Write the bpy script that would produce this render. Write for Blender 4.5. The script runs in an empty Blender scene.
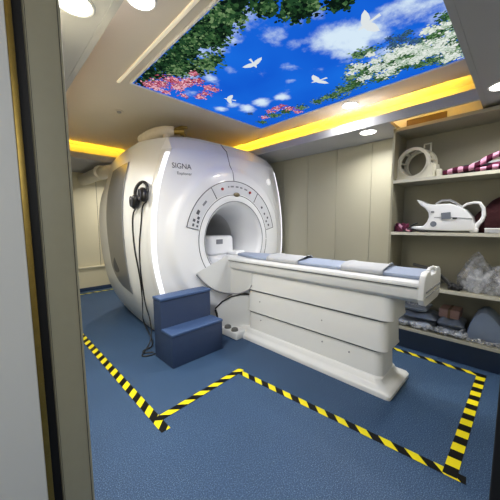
import bpy, bmesh, math, random
import numpy as np
from mathutils import Matrix, Vector
random.seed(7)
PI = math.pi
scn = bpy.context.scene
COL = scn.collection

# ------------------------------------------------------------------ camera
FPX = 269.7
YAW, PITCH, ROLL = [math.radians(a) for a in (44.58, 5.777, -0.373)]
CAM = Vector((0, 0, 1.3))
FW = Vector((math.sin(YAW)*math.cos(PITCH), math.cos(YAW)*math.cos(PITCH), -math.sin(PITCH)))
_ri = Vector((math.cos(YAW), -math.sin(YAW), 0)); _up = _ri.cross(FW)
RI = math.cos(ROLL)*_ri + math.sin(ROLL)*_up
UP = -math.sin(ROLL)*_ri + math.cos(ROLL)*_up
cam = bpy.data.cameras.new('camera'); cam.sensor_fit = 'HORIZONTAL'; cam.sensor_width = 36
cam.lens = FPX/500*36; cam.clip_start = 0.02
co = bpy.data.objects.new('camera', cam); COL.objects.link(co)
co.matrix_world = Matrix(((RI.x, UP.x, -FW.x, CAM.x), (RI.y, UP.y, -FW.y, CAM.y), (RI.z, UP.z, -FW.z, CAM.z), (0, 0, 0, 1)))
scn.camera = co

def at(px, py, ax, val):
    """where the sight line of a photo point meets the plane axis=val (surveying the room from the photo)"""
    d = (px-250)/FPX*RI + (250-py)/FPX*UP + FW
    t = (val-CAM[ax])/d[ax]
    return CAM + t*d

# ------------------------------------------------------------------ materials
def lin(c):
    return tuple(((v/255)/12.92 if v/255 <= .04045 else ((v/255+.055)/1.055)**2.4) for v in c)

def mat(name, rgb, rough=.5, metal=0, coat=0, noise=0, nscale=20, emit=0, alpha=1, spec=.5, bump=0, bscale=60):
    m = bpy.data.materials.new(name); m.use_nodes = True
    nt = m.node_tree; b = nt.nodes['Principled BSDF']
    c = (*lin(rgb), 1)
    b.inputs['Base Color'].default_value = c
    b.inputs['Roughness'].default_value = rough; b.inputs['Metallic'].default_value = metal
    b.inputs['Coat Weight'].default_value = coat; b.inputs['Coat Roughness'].default_value = .08
    b.inputs['Specular IOR Level'].default_value = spec
    b.inputs['Alpha'].default_value = alpha
    if emit:
        b.inputs['Emission Color'].default_value = c; b.inputs['Emission Strength'].default_value = emit
    tc = nt.nodes.new('ShaderNodeTexCoord')
    n = nt.nodes.new('ShaderNodeTexNoise'); n.inputs['Scale'].default_value = nscale; n.inputs['Detail'].default_value = 4
    nt.links.new(tc.outputs['Object'], n.inputs['Vector'])
    r = nt.nodes.new('ShaderNodeMapRange'); r.inputs['To Min'].default_value = 1-noise; r.inputs['To Max'].default_value = 1+noise
    nt.links.new(n.outputs['Fac'], r.inputs['Value'])
    mx = nt.nodes.new('ShaderNodeMix'); mx.data_type = 'RGBA'; mx.blend_type = 'MULTIPLY'; mx.inputs[0].default_value = 1
    mx.inputs[6].default_value = c
    nt.links.new(r.outputs['Result'], mx.inputs[7]); nt.links.new(mx.outputs[2], b.inputs['Base Color'])
    if bump:
        n2 = nt.nodes.new('ShaderNodeTexNoise'); n2.inputs['Scale'].default_value = bscale; n2.inputs['Detail'].default_value = 3
        nt.links.new(tc.outputs['Object'], n2.inputs['Vector'])
        bp = nt.nodes.new('ShaderNodeBump'); bp.inputs['Strength'].default_value = bump; bp.inputs['Distance'].default_value = .01
        nt.links.new(n2.outputs['Fac'], bp.inputs['Height']); nt.links.new(bp.outputs['Normal'], b.inputs['Normal'])
    return m

def emat(name, rgb, s):
    m = bpy.data.materials.new(name); m.use_nodes = True; nt = m.node_tree
    nt.nodes.remove(nt.nodes['Principled BSDF'])
    e = nt.nodes.new('ShaderNodeEmission'); e.inputs[0].default_value = (*lin(rgb), 1); e.inputs[1].default_value = s
    nt.links.new(e.outputs[0], nt.nodes['Material Output'].inputs[0])
    return m

M = {}
M['ceil'] = mat('ceiling_paint', (214, 208, 198), .8, noise=.03, nscale=3)
M['soffit'] = mat('soffit_paint', (172, 172, 174), .8, noise=.03, nscale=3)
M['wall'] = mat('wall_panel', (214, 205, 174), .6, noise=.03, nscale=4)
M['ward'] = mat('wardrobe_laminate', (180, 176, 154), .45, noise=.03, nscale=3)
M['gap'] = mat('dark_gap', (60, 56, 48), .8)
M['shelf'] = mat('shelf_laminate', (150, 146, 126), .5, noise=.04, nscale=5)
M['shelfedge'] = mat('shelf_edge', (200, 196, 180), .45, noise=.03)
M['skirt'] = mat('blue_skirting', (36, 54, 82), .5, noise=.08, nscale=40)
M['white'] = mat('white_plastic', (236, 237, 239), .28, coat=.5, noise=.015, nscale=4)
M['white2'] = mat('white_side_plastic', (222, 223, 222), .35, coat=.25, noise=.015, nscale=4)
M['table'] = mat('table_plastic', (218, 219, 217), .4, coat=.1, noise=.02, nscale=6)
M['bore'] = mat('bore_plastic', (205, 205, 205), .45, noise=.02)
M['dark'] = mat('bore_shade', (40, 40, 38), .6)
M['sidegrey'] = mat('smoky_grey_panel', (104, 104, 104), .3, coat=.4, noise=.05, nscale=6)
M['line'] = mat('groove_line', (70, 72, 76), .6)
M['softline'] = mat('shut_line', (140, 142, 146), .6)
M['panelgrey'] = mat('control_panel_film', (214, 216, 220), .35, coat=.3, noise=.01)
M['ink'] = mat('grey_ink', (78, 80, 88), .6)
M['ink2'] = mat('light_ink', (128, 130, 136), .6)
M['red'] = mat('red_button', (170, 30, 36), .4)
M['brass'] = mat('brass', (150, 126, 62), .4, metal=.8, noise=.25, nscale=30)
M['bronze'] = mat('bronze_window', (120, 108, 80), .4, metal=.3)
M['black'] = mat('black_plastic', (14, 14, 16), .35, noise=.1)
M['blackcable'] = mat('black_cable', (18, 18, 20), .5)
M['glow'] = emat('white_light_strip', (250, 250, 255), 1.5)
M['downlight'] = emat('downlight_glow', (255, 250, 242), 12)
M['trimwhite'] = mat('white_trim', (235, 235, 232), .5)
M['bead'] = mat('cream_bead_glow', (250, 240, 215), .5, emit=.25)
M['badge'] = mat('badge_glow', (250, 250, 250), .3, emit=.35)
M['led'] = emat('yellow_led', (255, 176, 20), 5)
M['cushion'] = mat('blue_grey_vinyl', (144, 156, 178), .5, noise=.06, nscale=30, bump=.1)
M['sheet'] = mat('pale_grey_cloth', (172, 174, 176), .85, noise=.06, nscale=50, bump=.2)
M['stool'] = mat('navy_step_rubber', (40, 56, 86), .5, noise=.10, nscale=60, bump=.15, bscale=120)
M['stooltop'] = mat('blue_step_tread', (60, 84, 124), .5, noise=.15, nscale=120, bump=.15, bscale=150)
M['pedal'] = mat('grey_pedal', (92, 92, 88), .5)
M['jamb'] = mat('olive_grey_jamb', (160, 155, 130), .55, noise=.04, nscale=25)
M['door'] = mat('white_door_leaf', (226, 226, 220), .5, noise=.02, nscale=5)
M['cream'] = mat('cream_coil', (222, 219, 200), .4, noise=.02)
M['screen'] = mat('grey_screen', (110, 116, 128), .3)
M['pink'] = mat('pink_cloth', (205, 130, 165), .9, noise=.2, nscale=25, bump=.4)
M['navycloth'] = mat('dark_cloth', (34, 34, 44), .9, noise=.3, nscale=25, bump=.4)
M['whitecloth'] = mat('white_cloth', (190, 192, 196), .9, noise=.1, nscale=25, bump=.4)
M['maroon'] = mat('maroon_cloth', (52, 6, 14), .9, noise=.4, nscale=12, bump=.6, bscale=25)
M['plum'] = mat('plum_cloth', (96, 28, 58), .9, noise=.4, nscale=12, bump=.6, bscale=25)
M['slate'] = mat('slate_foam', (134, 148, 170), .7, noise=.06, nscale=20)
M['padgrey'] = mat('slate_pad_vinyl', (150, 158, 170), .35, noise=.18, nscale=14, bump=.5, bscale=20, coat=.5)
M['paddark'] = mat('dark_pad_vinyl', (112, 120, 132), .35, noise=.18, nscale=14, bump=.5, bscale=20, coat=.5)
M['tan'] = mat('tan_box', (142, 112, 102), .7, noise=.05)
M['brown'] = mat('brown_board', (96, 74, 46), .7, noise=.1)
M['foam'] = mat('pipe_foam', (206, 196, 176), .7, noise=.08, nscale=25)
M['duct'] = mat('white_duct', (216, 210, 196), .6, noise=.04)
M['blackcab'] = mat('black_jamb', (10, 10, 11), .6)

def plastic():
    m = bpy.data.materials.new('clear_plastic_film'); m.use_nodes = True; nt = m.node_tree
    nt.nodes.remove(nt.nodes['Principled BSDF'])
    g = nt.nodes.new('ShaderNodeBsdfPrincipled'); g.inputs['Base Color'].default_value = (.55, .56, .57, 1); g.inputs['Roughness'].default_value = .16
    g.inputs['Specular IOR Level'].default_value = .9
    t = nt.nodes.new('ShaderNodeBsdfTransparent')
    n = nt.nodes.new('ShaderNodeTexNoise'); n.inputs['Scale'].default_value = 22; n.inputs['Detail'].default_value = 5
    tc = nt.nodes.new('ShaderNodeTexCoord'); nt.links.new(tc.outputs['Object'], n.inputs['Vector'])
    r = nt.nodes.new('ShaderNodeMapRange'); r.inputs['From Min'].default_value = .35; r.inputs['From Max'].default_value = .7
    r.inputs['To Min'].default_value = .12; r.inputs['To Max'].default_value = .75
    nt.links.new(n.outputs['Fac'], r.inputs['Value'])
    mx = nt.nodes.new('ShaderNodeMixShader'); nt.links.new(r.outputs[0], mx.inputs[0])
    nt.links.new(t.outputs[0], mx.inputs[1]); nt.links.new(g.outputs[0], mx.inputs[2])
    nt.links.new(mx.outputs[0], nt.nodes['Material Output'].inputs[0])
    return m
M['film'] = plastic()

def floor_mat():
    m = mat('blue_speckled_vinyl', (66, 92, 134), .6, noise=.0, spec=.3)
    nt = m.node_tree; b = nt.nodes['Principled BSDF']
    tc = nt.nodes.new('ShaderNodeTexCoord')
    out = None
    n1 = nt.nodes.new('ShaderNodeTexNoise'); n1.inputs['Scale'].default_value = 185; n1.inputs['Detail'].default_value = 3
    n2 = nt.nodes.new('ShaderNodeTexNoise'); n2.inputs['Scale'].default_value = 2.2; n2.inputs['Detail'].default_value = 3
    for n in (n1, n2): nt.links.new(tc.outputs['Object'], n.inputs['Vector'])
    cr = nt.nodes.new('ShaderNodeValToRGB'); e = cr.color_ramp.elements
    e[0].position = .3; e[0].color = (*lin((30, 52, 78)), 1); e[1].position = .74; e[1].color = (*lin((104, 130, 158)), 1)
    x = e.new(.52); x.color = (*lin((46, 72, 104)), 1)
    nt.links.new(n1.outputs['Fac'], cr.inputs[0])
    mr = nt.nodes.new('ShaderNodeMapRange'); mr.inputs['To Min'].default_value = .85; mr.inputs['To Max'].default_value = 1.15
    nt.links.new(n2.outputs['Fac'], mr.inputs[0])
    mx = nt.nodes.new('ShaderNodeMix'); mx.data_type = 'RGBA'; mx.blend_type = 'MULTIPLY'; mx.inputs[0].default_value = 1
    nt.links.new(cr.outputs[0], mx.inputs[6]); nt.links.new(mr.outputs[0], mx.inputs[7]); nt.links.new(mx.outputs[2], b.inputs['Base Color'])
    return m
M['floor'] = floor_mat()

def stripe_mat(name, c1, c2, period, slant, rough=.5, phase=0, duty=.5):
    m = mat(name, c1, rough, spec=.15); nt = m.node_tree; b = nt.nodes['Principled BSDF']
    tc = nt.nodes.new('ShaderNodeTexCoord'); s = nt.nodes.new('ShaderNodeSeparateXYZ')
    nt.links.new(tc.outputs['Object'], s.inputs[0])
    def math_(op, a, bb):
        n = nt.nodes.new('ShaderNodeMath'); n.operation = op
        for i, v in enumerate((a, bb)):
            if isinstance(v, (int, float)): n.inputs[i].default_value = v
            else: nt.links.new(v, n.inputs[i])
        return n.outputs[0]
    u = math_('ADD', s.outputs[0], math_('MULTIPLY', s.outputs[1], slant))
    f = math_('FRACT', math_('ADD', math_('DIVIDE', u, period), 50+phase), 0)
    k = math_('LESS_THAN', f, duty)
    mx = nt.nodes.new('ShaderNodeMix'); mx.data_type = 'RGBA'; mx.inputs[6].default_value = (*lin(c1), 1); mx.inputs[7].default_value = (*lin(c2), 1)
    nt.links.new(k, mx.inputs[0]); nt.links.new(mx.outputs[2], b.inputs['Base Color'])
    return m

# ------------------------------------------------------------------ object helpers
def link(name, me, m, parent=None, smooth=None):
    o = bpy.data.objects.new(name, me); COL.objects.link(o)
    for x in (m if isinstance(m, (list, tuple)) else [m]): me.materials.append(x)
    if smooth is not None:
        for p in me.polygons: p.use_smooth = True
        if smooth < 179:
            me.set_sharp_from_angle(angle=math.radians(smooth))
    if parent:
        o.parent = parent
        o.matrix_parent_inverse = world_of(parent).inverted()
    return o
def world_of(o):
    mt = Matrix.LocRotScale(o.location, o.rotation_euler, o.scale)
    return (world_of(o.parent) @ o.matrix_parent_inverse @ mt) if o.parent else mt
def tag(o, label=None, cat=None, group=None, kind=None):
    if label: o['label'] = label
    if cat: o['category'] = cat
    if group: o['group'] = group
    if kind: o['kind'] = kind
    return o
def thing(name, label, cat, loc, group=None):
    o = bpy.data.objects.new(name, None); COL.objects.link(o); o.location = loc; o.empty_display_size = .1
    return tag(o, label, cat, group)
class MB:
    def __init__(s): s.bm = bmesh.new()
    def box(s, x0, x1, y0, y1, z0, z1, r=0, seg=3):
        t = bmesh.new(); bmesh.ops.create_cube(t, size=1)
        for v in t.verts:
            v.co = Vector(((x0+x1)/2+v.co.x*(x1-x0), (y0+y1)/2+v.co.y*(y1-y0), (z0+z1)/2+v.co.z*(z1-z0)))
        if r: bmesh.ops.bevel(t, geom=list(t.edges), offset=r, segments=seg, profile=.5, affect='EDGES')
        return s.add(t)
    def add(s, t, mtx=None):
        if mtx: bmesh.ops.transform(t, matrix=mtx, verts=t.verts)
        me = bpy.data.meshes.new('t'); t.to_mesh(me); t.free(); s.bm.from_mesh(me); bpy.data.meshes.remove(me); return s
    def poly(s, pts, faces):
        vs = [s.bm.verts.new(p) for p in pts]
        for f in faces: s.bm.faces.new([vs[i] for i in f])
        return s
    def grid(s, rows, closed=False, caps=False):
        vs = [[s.bm.verts.new(p) for p in r] for r in rows]; n = len(rows[0])
        for a, b in zip(vs[:-1], vs[1:]):
            for i in range(n if closed else n-1):
                j = (i+1) % n; s.bm.faces.new((a[i], a[j], b[j], b[i]))
        if caps:
            s.bm.faces.new(vs[0][::-1]); s.bm.faces.new(vs[-1])
        return s
    def tube(s, pts, r, n=8, closed=False):
        pts = [Vector(p) for p in pts]; rows = []; N = len(pts); prev = None
        for i, p in enumerate(pts):
            if closed: d = pts[(i+1) % N]-pts[i-1]
            else: d = pts[min(i+1, N-1)]-pts[max(i-1, 0)]
            d.normalize()
            if prev is None:
                a = d.cross(Vector((0, 0, 1)));  a = a if a.length > .1 else d.cross(Vector((1, 0, 0)))
            else: a = prev-d*prev.dot(d)
            a.normalize(); prev = a; b = d.cross(a)
            rr = r[i] if isinstance(r, (list, tuple)) else r
            rows.append([p+rr*(math.cos(2*PI*k/n)*a+math.sin(2*PI*k/n)*b) for k in range(n)])
        if closed: rows.append(rows[0])
        return s.grid(rows, closed=True, caps=not closed)
    def prism(s, prof, axis, a, b, bev=0):
        """closed 2-D outline drawn out along an axis (0: outline is y,z  1: outline is x,z  2: outline is x,y)"""
        t = bmesh.new()
        def P(u, v, w): return (w, u, v) if axis == 0 else ((u, w, v) if axis == 1 else (u, v, w))
        A = [t.verts.new(P(u, v, a)) for u, v in prof]; B = [t.verts.new(P(u, v, b)) for u, v in prof]
        t.faces.new(A); t.faces.new(B[::-1]); n = len(prof)
        for i in range(n): t.faces.new((A[i], B[i], B[(i+1) % n], A[(i+1) % n]))
        bmesh.ops.recalc_face_normals(t, faces=t.faces)
        if bev:
            es = [e for e in t.edges if len(e.link_faces) == 2 and e.calc_face_angle(0) > .6]
            bmesh.ops.bevel(t, geom=es, offset=bev, segments=3, profile=.5, affect='EDGES')
        return s.add(t)
    def cyl(s, c, r, h, axis='Z', n=32, r2=None, bev=0):
        t = bmesh.new(); bmesh.ops.create_cone(t, cap_ends=True, segments=n, radius1=r, radius2=r if r2 is None else r2, depth=h)
        if bev:
            es = [e for e in t.edges if e.calc_face_angle(0) > .6]
            bmesh.ops.bevel(t, geom=es, offset=bev, segments=3, profile=.5, affect='EDGES')
        R = {'Z': Matrix(), 'Y': Matrix.Rotation(PI/2, 4, 'X'), 'X': Matrix.Rotation(PI/2, 4, 'Y')}[axis]
        return s.add(t, Matrix.Translation(c) @ R)
    def build(s, name, m, parent=None, smooth=35):
        bmesh.ops.recalc_face_normals(s.bm, faces=s.bm.faces)
        me = bpy.data.meshes.new(name); s.bm.to_mesh(me); s.bm.free()
        return link(name, me, m, parent, smooth)
def struct(name, mb, m, parent=None, smooth=35):
    o = mb.build(name, m, parent, smooth)
    if not parent: o['kind'] = 'structure'
    return o
def sstep(a, b, x):
    t = min(1, max(0, (x-a)/(b-a))); return t*t*(3-2*t)
def cr(xs, ys, x):
    x = min(max(x, xs[0]), xs[-1]); i = max(0, min(len(xs)-2, int(np.searchsorted(xs, x))-1)); h = xs[i+1]-xs[i]; t = (x-xs[i])/h
    def sl(k):
        if k == 0: return (ys[1]-ys[0])/(xs[1]-xs[0])
        if k == len(xs)-1: return (ys[-1]-ys[-2])/(xs[-1]-xs[-2])
        return (ys[k+1]-ys[k-1])/(xs[k+1]-xs[k-1])
    a, b = sl(i)*h, sl(i+1)*h
    return (2*t**3-3*t*t+1)*ys[i]+(t**3-2*t*t+t)*a+(-2*t**3+3*t*t)*ys[i+1]+(t**3-t*t)*b
def text_mesh(name, s, size, m, parent, mtx, ext=.0008, sx=1):
    c = bpy.data.curves.new('t', 'FONT'); c.body = s; c.size = size; c.extrude = ext; c.align_x = 'LEFT'
    o = bpy.data.objects.new('t', c); COL.objects.link(o)
    bpy.context.view_layer.update()
    me = bpy.data.meshes.new_from_object(o.evaluated_get(bpy.context.evaluated_depsgraph_get()))
    bpy.data.objects.remove(o); bpy.data.curves.remove(c)
    me.transform(mtx @ Matrix.Diagonal((sx, 1, 1, 1)))
    return link(name, me, m, parent)

# ------------------------------------------------------------------ room shell
CE, SO, LIP = 2.5, 2.25, 2.335
XL, XR, YB, YN = .2, 3.95, 5.9, -.7
struct('floor', MB().box(-2.2, XR, -2.2, YB+.1, -.08, 0), M['floor'])
struct('ceiling', MB().box(-2.2, 2.95, -2.2, 4.68, CE, CE+.08).box(2.95, XR, -2.2, YB+.1, CE+.1, CE+.18).box(-2.2, 2.95, 4.68, YB+.1, CE+.1, CE+.18), M['ceil'])
struct('wall_right', MB().box(XR, XR+.1, YN, YB+.1, 0, CE+.1), M['wall'])
bw = struct('wall_back', MB().box(XL, XR, YB, YB+.1, 0, CE+.1), M['wall'])
struct('wall_near', MB().box(.32, XR, YN-.1, YN, 0, CE+.1), M['wall'])
struct('wall_left', MB().box(XL-.08, XL, 1.4, YB, 0, CE+.1), M['wall'])
# lower dado with a ledge on the back wall, panel joints
struct('trim_1', MB().box(XL, XR, YB-.05, YB, .44, .475, .008).box(XL, XR, YB-.025, YB, .06, .44), M['wall'])
struct('baseboard_back', MB().box(XL, XR, YB-.03, YB, 0, .07, .004), M['skirt'])
struct('trim_2', MB().box(1.62, 1.626, YB-.003, YB, .48, 2.25).box(1.05, 1.056, YB-.003, YB, .48, 2.25), M['gap'])
# soffits with lit coves above
struct('trim_3', MB().box(2.83, 3.4, .98, 4.6, SO, SO+.03).box(2.829, 2.86, .31, 4.632, SO-.002, LIP), M['soffit'])
struct('trim_4', MB().box(XL, 3.4, 4.6, YB, SO, SO+.03).box(.5, 2.828, 4.599, 4.63, SO-.002, LIP), M['soffit'])
struct('trim_5', MB().box(XL, .5, -.2, 4.6, SO, SO+.03).box(.47, .501, .31, 4.598, SO-.002, LIP-.03), M['soffit'])
struct('trim_6', MB().box(-2.2, XR, YN, .31, SO, SO+.03).box(.502, XR, .28, .311, SO-.002, LIP), M['soffit'])
struct('trim_7', MB().box(3.405, 3.43, .2, 5.3, SO+.03, CE+.1).box(XL, 3.43, 5.3, 5.33, SO+.03, CE+.1), M['ceil'])
struct('trim_8', MB().box(3.385, 3.4, .62, .98, SO+.05, 2.40), M['brown'])
# cream bead framing the picture panel, faint glow added to its colour
struct('trim_9', MB().box(.895, .92, -.1, 2.50, CE-.014, CE-.002, .004), M['bead'])
# doorway: door leaf swung out, brass contact edge, frame
struct('wall_front', MB().box(.1455, .249, 1.19, 1.42, 0, CE, .004), M['jamb'])
struct('trim_10', MB().box(.1, .1455, 1.22, 1.42, 0, CE), M['blackcab'])
struct('trim_11', MB().box(.1485, .1497, 1.1885, 1.191, .0, CE).box(.2385, .2405, 1.188, 1.191, 0, CE), M['gap'])
struct('door_frame_post', MB().box(.306, .336, -.04, .006, 0, 2.4, .002), M['blackcab'])
dl = struct('door_1', MB().box(-.9, .098, 1.18, 1.24, 0, 2.45, .003), M['door'])
eb = MB().box(.098, .1155, 1.178, 1.235, 0, 2.45, .002)
for k in range(34): eb.cyl((.107, 1.1775, .1+k*.07), .0022, .003, 'Y', 8)
eb.build('brass_edge', M['brass'], dl)

# ------------------------------------------------------------------ ceiling downlights
def downlight(p, r, label, watts):
    t = thing('downlight', label, 'ceiling light', p, 'recessed downlights')
    x, y, z = p; b = MB(); n = 40
    prof = [(r*1.0, 0), (r*1.03, -.006), (r*1.14, -.007), (r*1.2, -.002), (r*1.2, 0)]
    b.grid([[(x+q*math.cos(2*PI*k/n), y+q*math.sin(2*PI*k/n), z+h) for k in range(n)] for q, h in prof], closed=True)
    b.build('trim_ring', M['trimwhite'], t)
    MB().cyl((x, y, z-.0035), r, .004, 'Z', 40).build('diffuser', M['downlight'], t)
    l = bpy.data.lights.new('downlight_lamp', 'AREA'); l.shape = 'DISK'; l.size = r*2; l.energy = watts; l.color = (1, .985, .955)
    l.spread = math.radians(150)
    o = bpy.data.objects.new('downlight_lamp', l); COL.objects.link(o); o.location = (x, y, z-.012)
W = 14
downlight(tuple(at(74, 3, 2, SO)), .066, 'round white downlight in the grey soffit beside the door jamb', W)
downlight(tuple(at(141, -1, 2, CE)), .068, 'round white downlight between the grey soffit and the sky picture', W)
downlight(tuple(at(350, 105, 2, CE)), .072, 'round white downlight between the sky picture and the yellow cove', W)
downlight(tuple(at(368, 132, 2, SO)), .075, 'round white downlight in the soffit above the wardrobe doors', W*.6)
downlight(tuple(at(503, 85, 2, SO)), .07, 'round white downlight in the grey soffit above the open shelves', W*.5)
downlight((1.9, 5.2, SO), .075, 'unseen round white downlight behind the scanner', W)  # unseen fitting giving light behind the scanner

downlight((.34, 3.1, SO), .075, 'added round white downlight in the grey soffit, unseen behind the door jamb', W)  # added out of view to light the rear flank of the scanner
# small ceiling fixtures
t = thing('smoke_detector', 'small pale round detector on the ceiling above the scanner headphones', 'detector', tuple(at(119, 111, 2, CE)))
p = at(119, 111, 2, CE)
MB().cyl((p.x, p.y, CE-.004), .045, .008, 'Z', 32, bev=.003).build('base', M['ceil'], t)
MB().cyl((p.x, p.y, CE-.014), .022, .016, 'Z', 24, bev=.004).build('sensor', M['sheet'], t)

# cove lights: LED tape plus lamps
def led(name, label, x0, x1, y0, y1, z, watts, rot, size):
    tag(MB().box(x0, x1, y0, y1, z, z+.012, .002).build(name, M['led']), label, 'light strip')
    l = bpy.data.lights.new('cove_lamp', 'AREA'); l.shape = 'RECTANGLE'; l.size, l.size_y = size; l.energy = watts; l.color = (1, .60, .03); l.spread = math.radians(70)
    o = bpy.data.objects.new('cove_lamp', l); COL.objects.link(o); o.location = ((x0+x1)/2, (y0+y1)/2, z+.03); o.rotation_euler = rot
led('light_strip', 'yellow light strip hidden in the cove above the wardrobe', 2.93, 2.945, .5, 4.5, SO+.03, 26, (0, math.radians(180+38), 0), (.03, 4.0))
led('light_strip', 'yellow light strip hidden in the cove behind the scanner', .5, 2.9, 4.72, 4.735, SO+.03, 20, (math.radians(180-38), 0, 0), (2.4, .03))
led('light_strip', 'yellow light strip hidden above the grey soffit at the doorway side', .36, .375, .5, 4.5, SO+.03, 2.6, (0, math.radians(180+5), 0), (.03, 4.0))

# ------------------------------------------------------------------ luminous sky picture
PX0, PX1, PY0, PY1 = .99, 2.6, -.08, 2.425
def pan(px, py):
    q = at(px, py, 2, CE); return q.x, q.y
def sky_mat():
    m = bpy.data.materials.new('sky_picture'); m.use_nodes = True; nt = m.node_tree
    nt.nodes.remove(nt.nodes['Principled BSDF'])
    N = lambda k: nt.nodes.new(k); L = nt.links.new
    geo = N('ShaderNodeTexCoord')
    ns = N('ShaderNodeTexNoise'); ns.inputs['Scale'].default_value = 5.5; ns.inputs['Detail'].default_value = 8; ns.inputs['Roughness'].default_value = .62
    L(geo.outputs['Object'], ns.inputs['Vector'])
    clouds = [(335, 36, .20, 1), (352, 42, .18, 1), (318, 42, .13, .9), (372, 30, .18, .9), (405, 12, .2, .8), (385, 22, .16, .7), (435, 8, .16, .75), (418, 30, .12, .6),
              (240, 14, .17, .8), (230, 30, .14, .7), (212, 44, .13, .6), (192, 76, .13, .8), (210, 78, .12, .7), (178, 70, .12, .6), (262, 101, .13, .95), (246, 107, .12, .9), (282, 96, .1, .8), (233, 104, .1, .7),
              (272, 38, .12, .62), (295, 42, .09, .6), (285, 66, .09, .62), (230, 70, .09, .5), (222, 108, .1, .8), (320, 12, .1, .55), (316, 100, .1, .6), (290, 80, .07, .55), (160, 60, .1, .6), (200, 50, .1, .7), (225, 15, .12, .7), (415, 45, .15, .7), (440, 30, .12, .8), (385, 50, .12, .6), (300, 22, .1, .5), (345, 62, .1, .5), (255, 20, .08, .5), (190, 92, .1, .6)]
    acc = None
    for px, py, r, s in clouds:
        x, y = pan(px, py)
        d = N('ShaderNodeVectorMath'); d.operation = 'DISTANCE'; d.inputs[1].default_value = (x, y, CE-.012); L(geo.outputs['Object'], d.inputs[0])
        mr = N('ShaderNodeMapRange'); mr.interpolation_type = 'SMOOTHSTEP'; mr.inputs['From Min'].default_value = r*1.5; mr.inputs['From Max'].default_value = 0
        mr.inputs['To Min'].default_value = 0; mr.inputs['To Max'].default_value = s
        L(d.outputs['Value'], mr.inputs['Value'])
        if acc is None: acc = mr.outputs[0]
        else:
            mx = N('ShaderNodeMath'); mx.operation = 'MAXIMUM'; L(acc, mx.inputs[0]); L(mr.outputs[0], mx.inputs[1]); acc = mx.outputs[0]
    a = N('ShaderNodeMath'); a.operation = 'MULTIPLY_ADD'; L(ns.outputs['Fac'], a.inputs[0]); a.inputs[1].default_value = 1.9; L(acc, a.inputs[2])
    f = N('ShaderNodeMapRange'); f.interpolation_type = 'SMOOTHSTEP'; f.inputs['From Min'].default_value = 1.22; f.inputs['From Max'].default_value = 1.95; L(a.outputs[0], f.inputs[0])
    ns2 = N('ShaderNodeTexNoise'); ns2.inputs['Scale'].default_value = 1.6; L(geo.outputs['Object'], ns2.inputs['Vector'])
    sky = N('ShaderNodeMix'); sky.data_type = 'RGBA'; sky.inputs[6].default_value = (*lin((8, 62, 186)), 1); sky.inputs[7].default_value = (*lin((28, 116, 226)), 1)
    L(ns2.outputs['Fac'], sky.inputs[0])
    mx = N('ShaderNodeMix'); mx.data_type = 'RGBA'; L(f.outputs[0], mx.inputs[0]); L(sky.outputs[2], mx.inputs[6]); mx.inputs[7].default_value = (*lin((206, 224, 238)), 1)
    e = N('ShaderNodeEmission'); e.inputs[1].default_value = .95; L(mx.outputs[2], e.inputs[0]); L(e.outputs[0], nt.nodes['Material Output'].inputs[0])
    return m
panel = thing('ceiling_picture', 'large luminous ceiling picture of blue sky, white doves, foliage and blossom', 'ceiling picture', ((PX0+PX1)/2, (PY0+PY1)/2, CE))
MB().box(PX0, PX1, PY0, PY1, CE-.012, CE-.001).build('picture_sheet', sky_mat(), panel)
MB().box(PX0-.012, PX0, PY0, PY1+.012, CE-.02, CE-.001).box(PX1, PX1+.012, PY0, PY1+.012, CE-.02, CE-.001).box(PX0, PX1, PY1, PY1+.012, CE-.02, CE-.001).build('picture_frame', M['trimwhite'], panel)
def leaf_print(name, blobs, cols, layer, seed, size=.018, dens=2.6, base=None):
    rnd = random.Random(seed); bm = bmesh.new(); cols = list(cols)
    if base: cols = [base]+cols
    def leaf(x, y, s, z, mi, jag=6):
        th = rnd.uniform(0, 2*PI)
        vs = []
        for k in range(jag):
            a = th+2*PI*k/jag; q = s*rnd.uniform(.45, 1.1)
            vs.append((x+q*math.cos(a), y+q*math.sin(a)))
        if min(v[0] for v in vs) < PX0+.002 or max(v[0] for v in vs) > PX1-.002 or min(v[1] for v in vs) < PY0+.002 or max(v[1] for v in vs) > PY1-.002: return
        bm.faces.new([bm.verts.new((u, v, z)) for u, v in vs]).material_index = mi
    for px, py, r, n in blobs:
        cx, cy = pan(px, py); o0 = 1 if base else 0; nc = len(cols)-o0; bias = rnd.uniform(.1, .8)*nc
        if base:
            for k in range(max(5, n//12)):
                a = rnd.uniform(0, 2*PI); q = r*.72*math.sqrt(rnd.random())
                leaf(cx+q*math.cos(a), cy+q*math.sin(a), r*rnd.uniform(.16, .34), CE-.0133-layer*.0012-rnd.random()*.0003, 0, 9)
        for k in range(int(n*dens)):
            a = rnd.uniform(0, 2*PI); q = r*abs(rnd.gauss(0, .58))
            leaf(cx+q*math.cos(a)*1.1, cy+q*math.sin(a), size*rnd.uniform(.35, 1.1), CE-.0137-layer*.0012-rnd.random()*.0006, o0+max(0, min(nc-1, int(rnd.gauss(bias, nc*.28)))))
    me = bpy.data.meshes.new(name); bm.to_mesh(me); bm.free()
    return link(name, me, [emat('print_%d_%d_%d' % c, c, .9) for c in cols], panel)
G1 = [(10, 24, 18), (18, 38, 24), (26, 54, 30), (34, 66, 40), (50, 84, 48), (74, 108, 66), (108, 136, 92)]
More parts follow.
